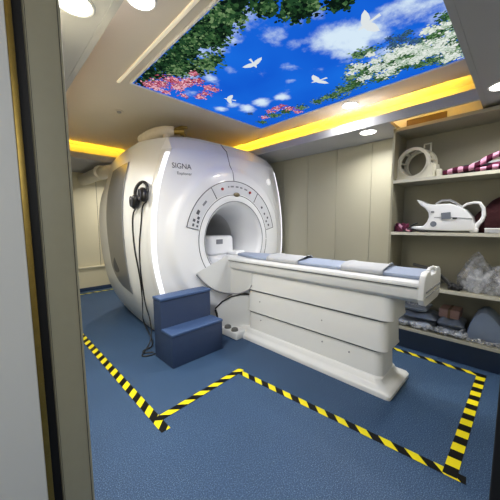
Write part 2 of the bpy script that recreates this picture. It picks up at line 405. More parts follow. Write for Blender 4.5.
leaf_print('printed_foliage', [(150, 72, .14, 190), (142, 80, .08, 70), (163, 62, .16, 280), (178, 50, .15, 260), (190, 66, .12, 180), (206, 62, .09, 120), (216, 57, .06, 60), (190, 38, .14, 240), (203, 26, .14, 220), (212, 38, .10, 120),
    (220, 26, .09, 110), (214, 14, .13, 170), (228, 12, .10, 110), (236, 2, .09, 90), (196, 68, .08, 80), (176, 68, .1, 140), (268, 4, .08, 60), (288, 8, .07, 80), (300, 9, .08, 100), (296, -2, .08, 100), (312, 1, .07, 60), (336, 2, .06, 60), (345, -2, .05, 40), (258, 6, .06, 40)], G1, 0, 1, .019, 2.4, (18, 36, 26))
G2 = [(40, 74, 40), (64, 104, 58), (88, 126, 78), (30, 58, 44), (52, 88, 70), (120, 148, 104)]
leaf_print('printed_foliage', [(452, 52, .08, 110), (440, 44, .09, 120), (428, 50, .09, 120), (414, 52, .09, 120), (400, 56, .09, 120), (388, 62, .09, 120), (376, 66, .09, 100), (366, 72, .09, 120), (356, 82, .09, 120), (344, 88, .08, 110), (334, 94, .08, 100),
    (358, 52, .05, 50), (368, 50, .05, 50), (352, 66, .05, 40), (362, 66, .05, 50), (444, 24, .06, 70), (436, 32, .07, 60), (450, 36, .06, 50), (318, 100, .06, 60), (302, 106, .06, 60), (286, 110, .06, 70), (274, 114, .07, 80), (262, 121, .05, 60), (325, 96, .05, 50), (448, 14, .05, 40), (456, 44, .06, 70), (420, 62, .06, 60), (405, 64, .06, 60), (392, 70, .06, 60), (380, 76, .07, 70), (350, 76, .06, 50), (433, 58, .06, 60), (446, 58, .06, 60), (424, 40, .06, 50), (404, 46, .05, 40)], G2, 1, 2, .014, 3, (38, 66, 44))
leaf_print('printed_blossom', [(148, 82, .05, 60), (160, 82, .07, 110), (172, 78, .07, 110), (178, 86, .06, 90), (188, 80, .06, 90), (198, 79, .05, 60), (208, 86, .05, 70), (214, 88, .04, 50), (200, 95, .05, 60), (184, 94, .04, 40), (166, 90, .04, 50),
    (277, 107, .05, 50), (290, 107, .05, 50), (264, 116, .04, 40), (283, 104, .03, 30), (155, 86, .05, 50), (182, 82, .06, 70), (206, 92, .05, 40), (194, 72, .04, 30), (298, 110, .04, 40), (270, 110, .04, 40)], [(160, 60, 86), (206, 120, 140), (232, 190, 198), (226, 160, 174), (120, 36, 58), (190, 92, 112)], 2, 3, .013, 2.6, (110, 50, 66))
leaf_print('printed_blossom', [(400, 48, .07, 90), (390, 55, .06, 70), (410, 47, .05, 60), (378, 66, .07, 80), (424, 50, .07, 80), (436, 47, .06, 70), (446, 46, .07, 80), (430, 27, .04, 40), (450, 32, .05, 50), (360, 64, .05, 40), (386, 72, .06, 60), (455, 53, .05, 50), (414, 58, .05, 50), (370, 52, .03, 20), (402, 60, .05, 50), (392, 66, .05, 50), (430, 40, .05, 40), (440, 38, .05, 40), (446, 22, .04, 30), (364, 76, .05, 40), (352, 70, .04, 30), (376, 58, .04, 30), (420, 44, .05, 40), (448, 56, .05, 40)],
    [(214, 222, 214), (184, 200, 184), (228, 232, 226), (150, 174, 150)], 3, 4, .015, 2.2)
leaf_print('printed_twig', [(400, 36, .06, 60), (394, 42, .06, 60), (415, 38, .05, 40), (408, 30, .03, 30), (250, 112, .04, 40), (390, 36, .03, 20)], [(40, 70, 130), (60, 96, 120), (46, 74, 84)], 4, 5, .011)
def dove(px, py, size, ang, flip=1):
    cx, cy = pan(px, py); b = MB(); ca, sa = math.cos(ang), math.sin(ang)
    z = CE-.0215
    def T(pts): return [(cx+size*(u*ca-v*flip*sa), cy+size*(u*sa+v*flip*ca), z) for u, v in pts]
    body = [(.62, .02), (.5, .1), (.3, .13), (0, .13), (-.35, .08), (-.8, .14), (-.85, -.1), (-.4, -.08), (0, -.12), (.3, -.11), (.5, -.05)]
    w1 = [(.28, .08), (.35, .5), (.2, .95), (-.02, 1.15), (-.15, .8), (-.25, .4), (-.2, .08)]
    w2 = [(.25, -.08), (.1, -.4), (-.3, -.85), (-.62, -1.0), (-.55, -.6), (-.4, -.25), (-.2, -.06)]
    for q in (body, w1, w2): b.poly(T(q), [tuple(range(len(q)))])
    b.build('printed_dove', emat('dove_print', (214, 220, 222), .95), panel, None)
dove(229, 97, .085, math.radians(160), 1); dove(254, 61, .085, math.radians(20)); dove(318, 78, .095, math.radians(100)); dove(367, 20, .105, math.radians(75), -1)

# ------------------------------------------------------------------ scanner
CS = 2.218                           # centre of the covers
CX, BZ = 2.185, 1.09                    # bore axis
ZN = [0, .1, .27, .52, .9, 1.3, 1.65, 1.95, 2.12, 2.2]
SEC = [(2.67, [.77, .81, .88, .955, 1.03, 1.03, .975, .88, .80, .755]), (2.9, [.79, .85, .94, 1.03, 1.08, 1.09, 1.06, .98, .92, .87]),
       (3.1, [.82, .88, .97, 1.06, 1.11, 1.125, 1.10, 1.03, .97, .91]), (3.85, [.77, .83, .92, 1.0, 1.05, 1.07, 1.04, .96, .90, .86]), (4.4, [.70, .76, .85, .93, .985, 1.0, .96, .85, .80, .78])]
YS = [s[0] for s in SEC]
def H(y, z):
    return cr(YS, [cr(ZN, s[1], z) for s in SEC], y)
def section(y, d=0, topz=2.235, n=30):
    zs = [2.2*k/n for k in range(n+1)]
    L = [(CS-H(y, z)-d, y, z) for z in zs]
    h = H(y, 2.2)+d
    top = []
    for k in range(1, 12):
        u = -1+2*k/12; top.append((CS+h*u, y, 2.2+(topz-2.2)*(1-abs(u)**4)))
    return L+top+[(2*CS-x, yy, z) for x, yy, z in L[::-1]]
scanner = thing('mri_scanner', 'large white MRI scanner with round bore, lit edges and smoky grey side panel', 'MRI scanner', (CX, 3.4, 0))
ysec = [2.67, 2.7, 2.78, 2.9, 3.0, 3.1, 3.25, 3.4, 3.55, 3.7, 3.85, 4.0, 4.15, 4.3, 4.37, 4.4]
b = MB()
rows = [section(y, -.02 if y == 4.4 else 0, 2.225 if y < 2.69 else 2.265) for y in ysec]
b.grid(rows, closed=True); 
# rear face around the bore end
inner = [(CS+(x-CS)*.97, 4.42, BZ+(z-BZ)*.97) for x, y, z in rows[-1]]
b.grid([rows[-1], inner], closed=True); vs = [b.bm.verts.new(p) for p in inner]; b.bm.faces.new(vs)
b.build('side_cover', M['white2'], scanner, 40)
# front outline and face
def h0(z): return cr(ZN, SEC[0][1], z)-.04
def outline(n=200):
    zs = [2.06*k/60 for k in range(61)]
    L = [(-h0(z), z) for z in zs]; h = h0(2.06)
    top = [(-h+2*h*k/40, 2.06+.045*(1-abs(-1+2*k/40)**3)) for k in range(1, 40)]
    return [(x+CS-CX, z) for x, z in L+top+[(-x, z) for x, z in L[::-1]]]
OUTL = outline()
def Rmax(th):
    c, s = math.cos(th), math.sin(th); best = 9
    n = len(OUTL)
    for i in range(n):
        (x1, z1), (x2, z2) = OUTL[i], OUTL[(i+1) % n]; z1 -= BZ; z2 -= BZ
        den = c*(z2-z1)-s*(x2-x1)
        if abs(den) < 1e-9: continue
        r = (x1*(z2-z1)-z1*(x2-x1))/den
        u = (x1*s-z1*c)/den
        if r > 0 and -1e-6 <= u <= 1+1e-6: best = min(best, r)
    return best
RIN = .54
def ysurf(r, th, R=None):
    R = R or Rmax(th)
    t = min(1, max(0, (R-r)/(R-RIN)))
    y = 2.575-.085*(1-(1-t)**2.2)
    y -= .035*sstep(.90, .80, r)
    return y
def face_pt(r, th, off=0):
    return (CX+r*math.cos(th), ysurf(r, th)-off, BZ+r*math.sin(th))
NT = 144
ths = [2*PI*k/NT for k in range(NT)]; RM = [Rmax(t) for t in ths]
rows = []
for j in range(25):
    t = j/24
    rows.append([(CX+(R+(RIN-R)*t)*math.cos(th), ysurf(R+(RIN-R)*t, th, R), BZ+(R+(RIN-R)*t)*math.sin(th)) for th, R in zip(ths, RM)])
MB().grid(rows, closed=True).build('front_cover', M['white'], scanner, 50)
# chamfer band between front cover and side cover (lit on both flanks)
b = MB()
bandF = [(CX+x, 2.576, z) for x, z in OUTL]
def band(sign, z0, z1, off, m, name):
    rows = []
    for k in range(61):
        z = z0+(z1-z0)*k/60
        a = h0(z)+.001; c = H(2.675, z)+.002
        q = [Vector((CS+sign*(a-.004), 2.573-off, z)), Vector((CS+sign*((a+c)/2+.008+off), 2.60-off, z)), Vector((CS+sign*(c+.004+off), 2.66, z)), Vector((CS+sign*(c+.002), 2.69, z))]
        if name == 'edge_light': q = [q[0].lerp(q[1], .1 if sign < 0 else -.25), q[0].lerp(q[1], .6 if sign < 0 else .5), q[1].lerp(q[2], .12), q[1].lerp(q[2], .14)+Vector((-sign*.006, 0, 0))]
        rows.append(q)
    MB().grid(rows).build(name, m, scanner, 80)
for sg in (-1, 1):
    band(sg, 0, 2.06, -.003, M['white2'], 'edge_band')
    band(sg, .34, 2.02, .004, M['glow'], 'edge_light')
# top hood joining the face to the body
rows = []
h = h0(2.06)
top_front = [(-h+2*h*k/40, 2.06+.045*(1-abs(-1+2*k/40)**3)) for k in range(41)]
hb = H(2.7, 2.2)
for s, y, dz in ((0, 2.574, 0), (.3, 2.605, .0), (.65, 2.65, .0), (1, 2.70, 0)):
    r = []
    for k, (x, z) in enumerate(top_front):
        u = -1+2*k/40; xb = hb*u; zb = 2.2+.058*(1-abs(u)**4)
        r.append((CS+x+(xb-x)*s, y, z+(zb-z)*s+dz))
    rows.append(r)
b = MB().grid(rows)
for k, sg in ((0, -1), (-1, 1)):
    hood = [Vector(r[k]) for r in rows]
    flank = [Vector((CS+sg*h0(2.06), 2.573, 2.06)), Vector((CS+sg*(H(2.675, 2.06)), 2.66, 2.06))]+[Vector((CS+sg*H(2.70, z), 2.70, z)) for z in (2.06, 2.1, 2.15, 2.2)]
    hh = [hood[0].lerp(hood[1], .3), hood[1], hood[1].lerp(hood[2], .5), hood[2], hood[2].lerp(hood[3], .6), hood[3]]
    hh[0] = hood[0]
    b.grid([hh, flank])
b.build('top_hood', M['white'], scanner, 60)
rows = []
# bore mouth and liner
prof = [(.54, 2.455), (.52, 2.452), (.48, 2.452), (.45, 2.465), (.42, 2.51), (.395, 2.59), (.372, 2.70), (.358, 2.82), (.35, 2.95)]
mk = lambda pr, n=96: [[(CX+r*math.cos(2*PI*k/n), y, BZ+r*math.sin(2*PI*k/n)) for k in range(n)] for r, y in pr]
MB().grid(mk(prof), closed=True).build('bore_rim', M['white'], scanner, 60)
MB().grid(mk([(.35, 2.95), (.35, 3.3), (.35, 3.8), (.36, 4.2), (.38, 4.39)]), closed=True).build('bore_liner', M['bore'], scanner, 60)
MB().cyl((CX, 4.39, BZ), .38, .01, 'Y', 48).build('bore_end_shade', M['dark'], scanner)  # dark disc standing in for the shade at the open rear
# shut lines
def arc_line(name, r, a0, a1, m, w=.004, n=90, yoff=None):
    pts = []
    for k in range(n+1):
        th = math.radians(a0+(a1-a0)*k/n)
        if yoff is not None: pts.append((CX+r*math.cos(th), yoff, BZ+r*math.sin(th)))
        else: pts.append(face_pt(r, th))
    MB().tube(pts, w, 6, closed=abs(a1-a0) >= 360).build(name, m, scanner, 80)
arc_line('shut_line', .54, 0, 359, M['line'], .0035, 120, 2.4535)
arc_line('shut_line', .465, -40, 220, M['softline'], .004, 120, 2.453)
# control panel film on the arch, in three fields
def ring_patch(r0, r1, a0, a1, off, nr=4, na=60):
    rows = []
    for i in range(nr+1):
        r = r0+(r1-r0)*i/nr
        rows.append([face_pt(r, math.radians(a0+(a1-a0)*k/na), off) for k in range(na+1)])
    return rows
cp = MB().grid(ring_patch(.555, .70, 12, 166, .003)).build('control_panel', M['panelgrey'], scanner, 80)
b = MB()
b.tube([face_pt(.70, math.radians(a), .004) for a in range(12, 167, 2)], .004, 6)
for a in (12, 57, 121, 166): b.tube([face_pt(.555+.145*k/6, math.radians(a), .004) for k in range(7)], .004, 6)
b.build('panel_outline', M['line'], cp, 80)
def mark(parent, name, r, a, w, h, m, off=.0055, rot=0):
    th = math.radians(a); c = Vector(face_pt(r, th, off))
    rad = Vector((math.cos(th), 0, math.sin(th))); tan = Vector((-math.sin(th), 0, math.cos(th)))
    MB().poly([c-tan*w/2-rad*h/2, c+tan*w/2-rad*h/2, c+tan*w/2+rad*h/2, c-tan*w/2+rad*h/2], [(0, 1, 2, 3)]).build(name, m, parent, None)
for a, r, w, h in ((149, .63, .05, .035), (154, .60, .03, .03), (158, .64, .03, .03), (158, .59, .03, .026), (162.5, .635, .03, .024), (162.5, .585, .022, .024), (137, .62, .07, .024)):
    mark(cp, 'key_symbol', r, a, w, h, M['ink'] if a > 140 else M['ink2'])
for a, r, w, h in ((42, .61, .03, .03), (33, .60, .026, .026), (26, .63, .026, .026), (23, .585, .026, .026), (17, .61, .03, .026)):
    mark(cp, 'key_symbol', r, a, w, h, M['ink'])
for a, w in ((100, .02), (95, .05), (88, .045), (82, .04), (75, .05)): mark(cp, 'printed_caption', .637, a, w, .018, M['ink2'])
for a in (109, 68):
    th = math.radians(a); c = face_pt(.63, th, .008)
    MB().cyl(c, .016, .014, 'Y', 20, bev=.003).build('stop_button', M['red'], cp)
c = face_pt(.545, math.radians(89), .008)
t_ = bmesh.new(); bmesh.ops.create_uvsphere(t_, u_segments=20, v_segments=12, radius=1)
MB().add(t_, Matrix.Translation(c) @ Matrix.Diagonal((.05, .014, .026, 1))).build('laser_window', M['bronze'], scanner, 80)
# seam from the arch up over the hood
pts = [face_pt(r, math.acos(-.02/r), .0) for r in (.70, .75, .8, .85, .9, .94, 1.0)]+[(CX-.02, 2.59, 2.155), (CX-.02, 2.64, 2.20), (CX-.02, 2.70, 2.26)]
MB().tube(pts, .0045, 6).build('shut_line', M['line'], scanner, 80)
# round badge high on the right flank, with glow painted into its material
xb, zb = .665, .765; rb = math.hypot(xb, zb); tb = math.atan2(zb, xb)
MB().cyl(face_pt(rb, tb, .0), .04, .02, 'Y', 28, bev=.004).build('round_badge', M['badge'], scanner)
# lettering
def on_face(x, z, off=.004):
    r = math.hypot(x-CX, z-BZ); th = math.atan2(z-BZ, x-CX); return Vector((x, ysurf(r, th)-off, z))
def face_text(s, x, z, size, m, sx=1):
    p = on_face(x, z); q = on_face(x+.15, z); u = on_face(x, z+.08)
    X = (q-p).normalized(); U = (u-p); U = (U-X*U.dot(X)).normalized(); Z = X.cross(U)
    mt = Matrix(((X.x, U.x, Z.x, p.x), (X.y, U.y, Z.y, p.y), (X.z, U.z, Z.z, p.z), (0, 0, 0, 1)))
    text_mesh('lettering', s, size, m, scanner, mt, .001, sx)
face_text('SIGNA', 1.41, 1.862, .078, M['ink'], .92)
face_text('Explorer', 1.455, 1.80, .042, M['ink2'], 1.1)
# smoky side panels
for sg in (-1, 1):
    rows = []
    for k in range(41):
        z = .50+(1.97-.50)*k/40; u = k/40
        ya = 3.08+.06*sstep(.5, .0, u)*0; yb = 3.78
        if u < .22: yb = 3.1+(.68)*math.sqrt(max(0, 1-((.22-u)/.22)**2))**1
        r = []
        for i in range(9):
            y = ya+(yb-ya)*i/8; r.append((CS+sg*(H(y, z)+.006), y, z))
        rows.append(r)
    sp = MB().grid(rows).build('side_panel', M['sidegrey'], scanner, 80)
    edge = [r[0] for r in rows]
    MB().tube([(x+sg*.001, y, z) for x, y, z in edge], .005, 6).build('panel_edge', M['softline'], sp, 80)
    z, y = .80, 3.5
    MB().cyl((CS+sg*(H(y, z)+.007), y, z), .1, .004, 'X', 32).build('round_emblem', M['line'], sp)
# base line shadow strip at the floor
rows = [[(x-(.006 if x < CX else -.006), y, min(z, 1)) for x, y, z in (section(yy)[0], section(yy)[1])] for yy in ysec]
# deck inside the bore
MB().box(CX-.25, CX+.25, 2.50, 4.3, .80, .885, .015).build('bore_deck', M['white'], scanner)
# curved shrouds under the bore mouth, both sides of the docked table
for sg in (-1, 1):
    key = [((-.60, 2.43), .765, .75), ((-.50, 2.415), .81, .64), ((-.38, 2.405), .855, .55), ((-.27, 2.395), .895, .50), ((-.19, 2.385), .92, .478), ((-.150, 2.36), .77, .474), ((-.140, 2.25), .77, .49), ((-.135, 2.10), .77, .56), ((-.135, 2.05), .77, .62)]
    U = list(range(len(key))); n = 48; topl, bot = [], []
    for k in range(n+1):
        u = k/n*(len(key)-1)
        x = cr(U, [q[0][0] for q in key], u); y = cr(U, [q[0][1] for q in key], u)
        topl.append(Vector((2.185-sg*x*1.0, y, cr(U, [q[1] for q in key], u)))); bot.append(Vector((2.185-sg*x*.985, y+.01, cr(U, [q[2] for q in key], u))))
    b = MB()
    b.grid([[topl[k].lerp(bot[k], j/8) for k in range(n+1)] for j in range(9)])
    b.grid([topl, [Vector((CX+(p.x-CX)*.75, max(2.47, p.y+.03), p.z)) for p in topl]])
    b.grid([bot, [Vector((CX+(p.x-CX)*.6, max(2.50, p.y), p.z)) for p in bot]])
    sh = b.build('docking_shroud', M['table'], scanner, 50)
    MB().tube([p+Vector((0, -.004, -.002)) for p in bot], .008, 8).build('shroud_edge', M['softline'], sh, 80)
# lower fairing with a black trim arc, foot pedal tray
for sg in (-1,):
    pts = [at(215, 309, 1, 2.44), at(222, 302, 1, 2.40), at(231, 297, 1, 2.33), at(240, 295, 1, 2.24), at(250, 294.5, 1, 2.15)]
    pts = [Vector(p) for p in pts]
    low = [Vector((p.x+.03, p.y+.02, .07)) for p in pts]
    b = MB().grid([pts, [p.lerp(q, .5)+Vector((-.01, -.01, 0)) for p, q in zip(pts, low)], low]).grid([pts, [Vector((CX, 2.52, p.z)) for p in pts]])
    fr = b.build('lower_fairing', M['table'], scanner, 60)
    MB().tube([p+Vector((0, -.004, .004)) for p in pts]+[], .009, 8).build('trim_strip', M['black'], fr, 80)
    MB().tube([pts[0]+Vector((-.01, -.02, 0)), pts[0]+Vector((0, -.03, -.05)), pts[0]+Vector((.02, -.02, -.12)), pts[0]+Vector((.03, 0, -.2))], .012, 8).build('drain_hose', M['black'], fr, 80)

# ------------------------------------------------------------------ head coil lying in the bore
hc = thing('head_coil', 'white rounded head coil sitting in the bore mouth', 'coil', (2.22, 2.8, .885))
b = MB().box(2.0, 2.40, 2.74, 3.08, .885, 1.135, .05, 5)
b.build('housing', M['white'], hc)
MB().box(2.30, 2.47, 2.60, 2.95, .885, .935, .02, 4).build('cradle_foot', M['white'], hc)
MB().box(2.10, 2.20, 2.734, 2.742, 1.03, 1.09, .002).build('grey_emblem', M['ink2'], hc)

# ------------------------------------------------------------------ patient table
TX0, TX1 = 2.0, 2.47; TC = (TX0+TX1)/2
table = thing('patient_table', 'long white patient table docked to the scanner bore', 'patient table', (TC, 1.4, 0))
hw = .235
prof = [(TC-hw, .895), (TC-hw-.006, .88), (TC-hw-.004, .868), (TC-hw+.012, .862), (TC-hw+.008, .82), (TC-hw+.016, .785), (TC-hw+.05, .755), (TC-hw+.09, .745)]
prof = prof+[(2*TC-x, z) for x, z in prof[::-1]]+[(TC+hw-.02, .908), (TC-hw+.02, .908)]
MB().prism(prof, 1, .46, 2.5).build('cradle_beam', M['table'], table, 30)
MB().tube([(TC-hw+.001, .47, .865), (TC-hw+.001, 2.49, .865)], .004, 6).build('rail_groove', M['line'], table)
# end piece with hand grip
b = MB()
pr = [(TC-hw-.004, .90), (TC-hw-.006, .79), (TC-hw+.02, .75), (TC-hw+.07, .735), (TC+hw-.07, .735), (TC+hw-.02, .75), (TC+hw+.006, .79), (TC+hw+.004, .90), (TC+hw-.02, .945), (TC+hw-.06, .965), (TC+.09, .965), (TC+.07, .93), (TC-.07, .93), (TC-.09, .965), (TC-hw+.06, .965), (TC-hw+.02, .945)]
ep = MB().prism(pr, 1, .425, .462, .006).build('end_cap', M['table'], table, 30)
MB().tube([(TC-.09, .444, .958), (TC-.05, .443, .972), (TC+.05, .443, .972), (TC+.09, .444, .958)], .013, 10).build('hand_grip', M['table'], ep, 60)
MB().box(TC-.2, TC+.2, .420, .427, .83, .842).box(TC-.2, TC+.2, .420, .427, .80, .806).build('end_groove', M['softline'], ep)
# three-stage telescopic column
def rrect(x0, x1, y0, y1, r, n=8):
    out = []
    for cx, cy, a0 in ((x1-r, y1-r, 0), (x0+r, y1-r, 90), (x0+r, y0+r, 180), (x1-r, y0+r, 270)):
        for k in range(n+1):
            a = math.radians(a0+90*k/n); out.append((cx+r*math.cos(a), cy+r*math.sin(a)))
    return out
def stage(z0, z1, ins, r, name):
    rows = []
    for z, d in ((z1, .012), (z1-.01, .008), (z0+.03, .0), (z0+.008, -.004), (z0, .004), (z0-.002, .02)):
        rows.append([(x, y, z) for x, y in rrect(2.05+ins+d, 2.42-ins-d, .625+ins*2.4+d, 2.16-d, r)])
    MB().grid(rows, closed=True, caps=True).build(name, M['table'], table, 40)
stage(.565, .75, 0, .07, 'column_stage')
stage(.315, .566, .014, .07, 'column_stage')
stage(.07, .316, 0.028, .065, 'column_stage')
for zz, ii in ((.563, .012), (.313, .026)):
    MB().grid([[(x, y, zz+dz) for x, y in rrect(2.05+ii, 2.42-ii, .625+ii*2.4, 2.16, .07)] for dz in (0, -.008)], closed=True).build('stage_gap', M['line'], table)
# plinth with flared foot
rows = []
for z, d in ((0, .0), (.03, -.002), (.042, .004), (.05, .016), (.058, .036), (.072, .050), (.10, .058), (.112, .075)):
    rows.append([(x, y, z) for x, y in rrect(2.0+d, 2.47-d, .60+d*1.5, 2.52, .03 if d < .03 else .05)])
MB().grid(rows, closed=True, caps=True).build('plinth', M['table'], table, 40)
# pedal tray
pt = MB().box(1.90, 2.10, 2.15, 2.47, 0, .085, .015).build('pedal_tray', M['table'], table)
for y in (2.23, 2.35):
    MB().cyl((1.945, y, .098), .042, .03, 'Z', 24, r2=.034, bev=.006).build('foot_pedal', M['pedal'], pt)
# screws on the column
for y, z in ((1.95, .24), (1.2, .24), (1.2, .44), (1.95, .45), (.95, .23)):
    MB().cyl((2.079 if z < .3 else 2.065, y, z), .006, .008, 'X', 10).build('screw', M['ink2'], table)

# mattress + sheets lying on the table
mp = [(2.06, .475), (2.41, .475), (2.41, 2.0), (2.36, 2.25), (2.30, 2.42), (2.17, 2.42), (2.11, 2.25), (2.06, 2.0)]
tag(MB().prism(mp, 2, .909, .936, .008).build('table_mattress', M['cushion']), 'long blue-grey vinyl mattress tapering toward the bore, on the white table', 'mattress')
def sheet(y0, y1, skew, label):
    rows = []; n = 14
    for j in range(n+1):
        v = j/n; r = []
        for (x, z, k) in ((2.045, .909, 0), (2.05, .93, 0), (2.062, .942, 0), (2.15, .944, 1), (2.25, .945, 1), (2.35, .944, 1), (2.41, .941, 0), (2.42, .93, 0), (2.425, .909, 0)):
            y = y0+(y1-y0)*v+skew*(x-2.05)
            lift = .006*math.sin(v*9+x*14)*k+(.016*(sstep(.1, 0, v)+sstep(.88, 1, v)))*(1 if k else .4)
            r.append((x, y, z+.002+max(0, lift)))
        rows.append(r)
    o = MB().grid(rows).build('folded_sheet', M['sheet'], None, 80)
    md = o.modifiers.new('thickness', 'SOLIDIFY'); md.thickness = .004; md.offset = 1
    tag(o, label, 'sheet', 'grey sheets across the mattress')
sheet(.70, 1.03, .12, 'pale grey sheet across the mattress nearest the table end handle')
sheet(1.45, 1.84, .2, 'pale grey sheet across the mattress nearer the scanner bore')

# ------------------------------------------------------------------ step stool
st = thing('step_stool', 'dark blue two-step stool in front of the scanner', 'step stool', (1.42, 2.33, 0))
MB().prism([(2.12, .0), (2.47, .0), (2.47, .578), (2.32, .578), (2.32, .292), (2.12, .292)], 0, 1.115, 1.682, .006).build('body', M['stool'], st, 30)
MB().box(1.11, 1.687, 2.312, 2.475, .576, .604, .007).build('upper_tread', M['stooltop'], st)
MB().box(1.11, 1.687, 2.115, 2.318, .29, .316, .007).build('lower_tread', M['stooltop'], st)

# ------------------------------------------------------------------ headphones hung on the scanner flank, with their cable
hp = thing('headphones', 'black headphones hanging on the white flank of the scanner', 'headphones', tuple(at(137, 198, 0, 1.1)))
hy, hz = 2.755, 1.575
bx = lambda y, z, o=0: (CS-H(y, z)-o, y, z)
MB().tube([bx(hy+.050*math.cos(a)-.02, hz+.045+.095*math.sin(a), .05+.02*math.cos(a)) for a in [math.radians(-20+220*k/20) for k in range(21)]], .017, 10).build('headband', M['black'], hp, 80)
for dy, dz, s in ((.045, -.055, 1), (-.055, .012, -1)):
    x, y, z = bx(hy+dy, hz+dz, .05)
    e = MB(); t_ = bmesh.new(); bmesh.ops.create_uvsphere(t_, u_segments=20, v_segments=14, radius=1)
    e.add(t_, Matrix.Translation((x, y, z)) @ Matrix.Rotation(.35*s, 4, 'X') @ Matrix.Diagonal((.045, .05, .078, 1)))
    ec = e.build('ear_cup', M['black'], hp, 80)
    MB().tube([Vector((x-.042, y, z))+Vector((0, .03*math.cos(a), .05*math.sin(a))) for a in [2*PI*k/24 for k in range(24)]], .006, 6, closed=True).build('cushion_seam', M['ink'], ec, 80)
MB().cyl(bx(hy-.02, hz+.13, .02), .014, .07, 'X', 14).build('hook', M['white2'], hp)
def chaikin(p, n=3):
    p = [Vector(q) for q in p]
    for _ in range(n):
        q = [p[0]]
        for a, c in zip(p[:-1], p[1:]): q += [a.lerp(c, .25), a.lerp(c, .75)]
        p = q+[p[-1]]
    return p
def flank(px, py, o=.009):
    """point on the scanner flank seen at a photo point"""
    x = 1.12
    for _ in range(12):
        q = at(px, py, 0, x); x = CS-H(max(2.67, q.y), max(.05, q.z))-o
    return Vector((x, max(2.67, q.y), max(.05, q.z)))
cab = [bx(hy+.05, hz-.11, .03)]+[flank(*q) for q in ((132.5, 214), (132.5, 230), (134.5, 250), (139, 272), (142, 292), (143, 312), (143, 325))]+[Vector(q) for q in ((1.19, 2.62, .03), (1.08, 2.66, .008), (1.04, 2.60, .008), (1.13, 2.54, .008))]
MB().tube(chaikin(cab), .0075, 8).build('cable', M['blackcable'], hp, 80)
cab = [bx(hy-.08, hz-.06, .03)]+[flank(*q) for q in ((142.5, 205), (141, 225), (139, 245), (140, 268), (143, 290), (146, 308), (150, 318))]+[Vector(q) for q in ((1.16, 2.63, .12), (1.09, 2.62, .02), (1.0, 2.55, .008), (1.06, 2.50, .008), (1.13, 2.50, .008))]
MB().tube(chaikin(cab), .0065, 8).build('cable', M['blackcable'], hp, 80)

# ------------------------------------------------------------------ pipework above and behind the scanner
vp = thing('cryogen_pipe', 'cream wrapped pipe with brass and black fittings on the scanner top', 'pipe', (1.5, 2.95, 2.25))
MB().tube(chaikin([(1.42, 3.25, 2.28), (1.45, 3.05, 2.315), (1.52, 2.92, 2.33), (1.62, 2.86, 2.33)]), .058, 14).build('wrapped_pipe', M['foam'], vp, 80)
MB().cyl((1.44, 3.24, 2.275), .062, .05, 'Y', 18).build('black_collar', M['black'], vp)
b = MB().tube([(1.62, 2.86, 2.33), (1.72, 2.80, 2.34)], .03, 12).tube([(1.70, 2.82, 2.30), (1.70, 2.82, 2.39)], .022, 10).tube([(1.63, 2.86, 2.36), (1.70, 2.82, 2.39), (1.75, 2.78, 2.385)], .016, 8)
b.build('valve_fitting', M['brass'], vp)
MB().cyl((1.72, 2.80, 2.285), .02, .05, 'Z', 12).build('valve_foot', M['brass'], vp)
MB().cyl((1.55, 2.90, 2.26), .04, .06, 'Z', 16).build('pipe_stand', M['foam'], vp)
dv = thing('white_duct', 'white round duct between the scanner and the back wall', 'duct', (1.45, 4.6, 2.1))
MB().tube(chaikin([(1.62, 4.42, 2.10), (1.5, 4.55, 2.12), (1.42, 4.9, 2.12), (1.42, 5.9, 2.12)]), .1, 18).build('pipe', M['duct'], dv, 80)
MB().cyl((1.42, 4.85, 2.12), .115, .05, 'Y', 24, bev=.006).build('flange', M['duct'], dv)

# ------------------------------------------------------------------ wardrobe
WX = 3.4
wd = thing('wardrobe', 'built-in cream wardrobe with tall flat doors behind the patient table', 'wardrobe', (3.65, 3.2, 0))
MB().box(WX+.022, XR-.01, .985, YB-.06, .1, SO-.004).build('carcass', M['gap'], wd)
seams = [.985, 1.345, 1.80]
while seams[-1]+.445 < 5.8: seams.append(seams[-1]+.445)
for a, c in zip(seams[:-1], seams[1:]):
    MB().box(WX, WX+.02, a+.002, c-.002, .1, SO-.004, .0015, 1).build('door', M['ward'], wd)
MB().box(WX+.02, WX+.04, .985, YB-.06, 0, .1).build('plinth', M['skirt'], wd)

# ------------------------------------------------------------------ open shelving
SX0, SX1, SY0, SY1 = 3.0, 3.39, -.4, .985
sh = thing('shelving_unit', 'open grey-beige shelving unit holding coils, cloths and pads', 'shelving', (3.2, .3, 0))
MB().box(SX0, SX1, SY1-.02, SY1, .02, 2.215).build('side_panel', M['shelf'], sh)
MB().box(SX0, SX1, SY0, SY0+.02, .02, 2.215).build('side_panel', M['shelf'], sh)
MB().box(SX1-.015, SX1, SY0+.02, SY1-.02, .2, 2.19).build('back_panel', M['shelf'], sh)
SZ = {0: .225, 1: .665, 2: 1.197, 3: 1.715}
for z in SZ.values():
    bd = MB().box(SX0+.004, SX1-.015, SY0+.02, SY1-.02, z-.028, z).build('shelf_board', M['shelf'], sh)
    MB().box(SX0, SX0+.004, SY0+.02, SY1-.02, z-.028, z+.001).build('edge_band', M['shelfedge'], bd)
bd = MB().box(SX0, SX1, SY0, SY1, 2.19, 2.22).build('top_board', M['shelf'], sh)
MB().box(SX0+.03, SX0+.05, SY0, SY1, 0, .197).build('plinth', M['skirt'], sh)

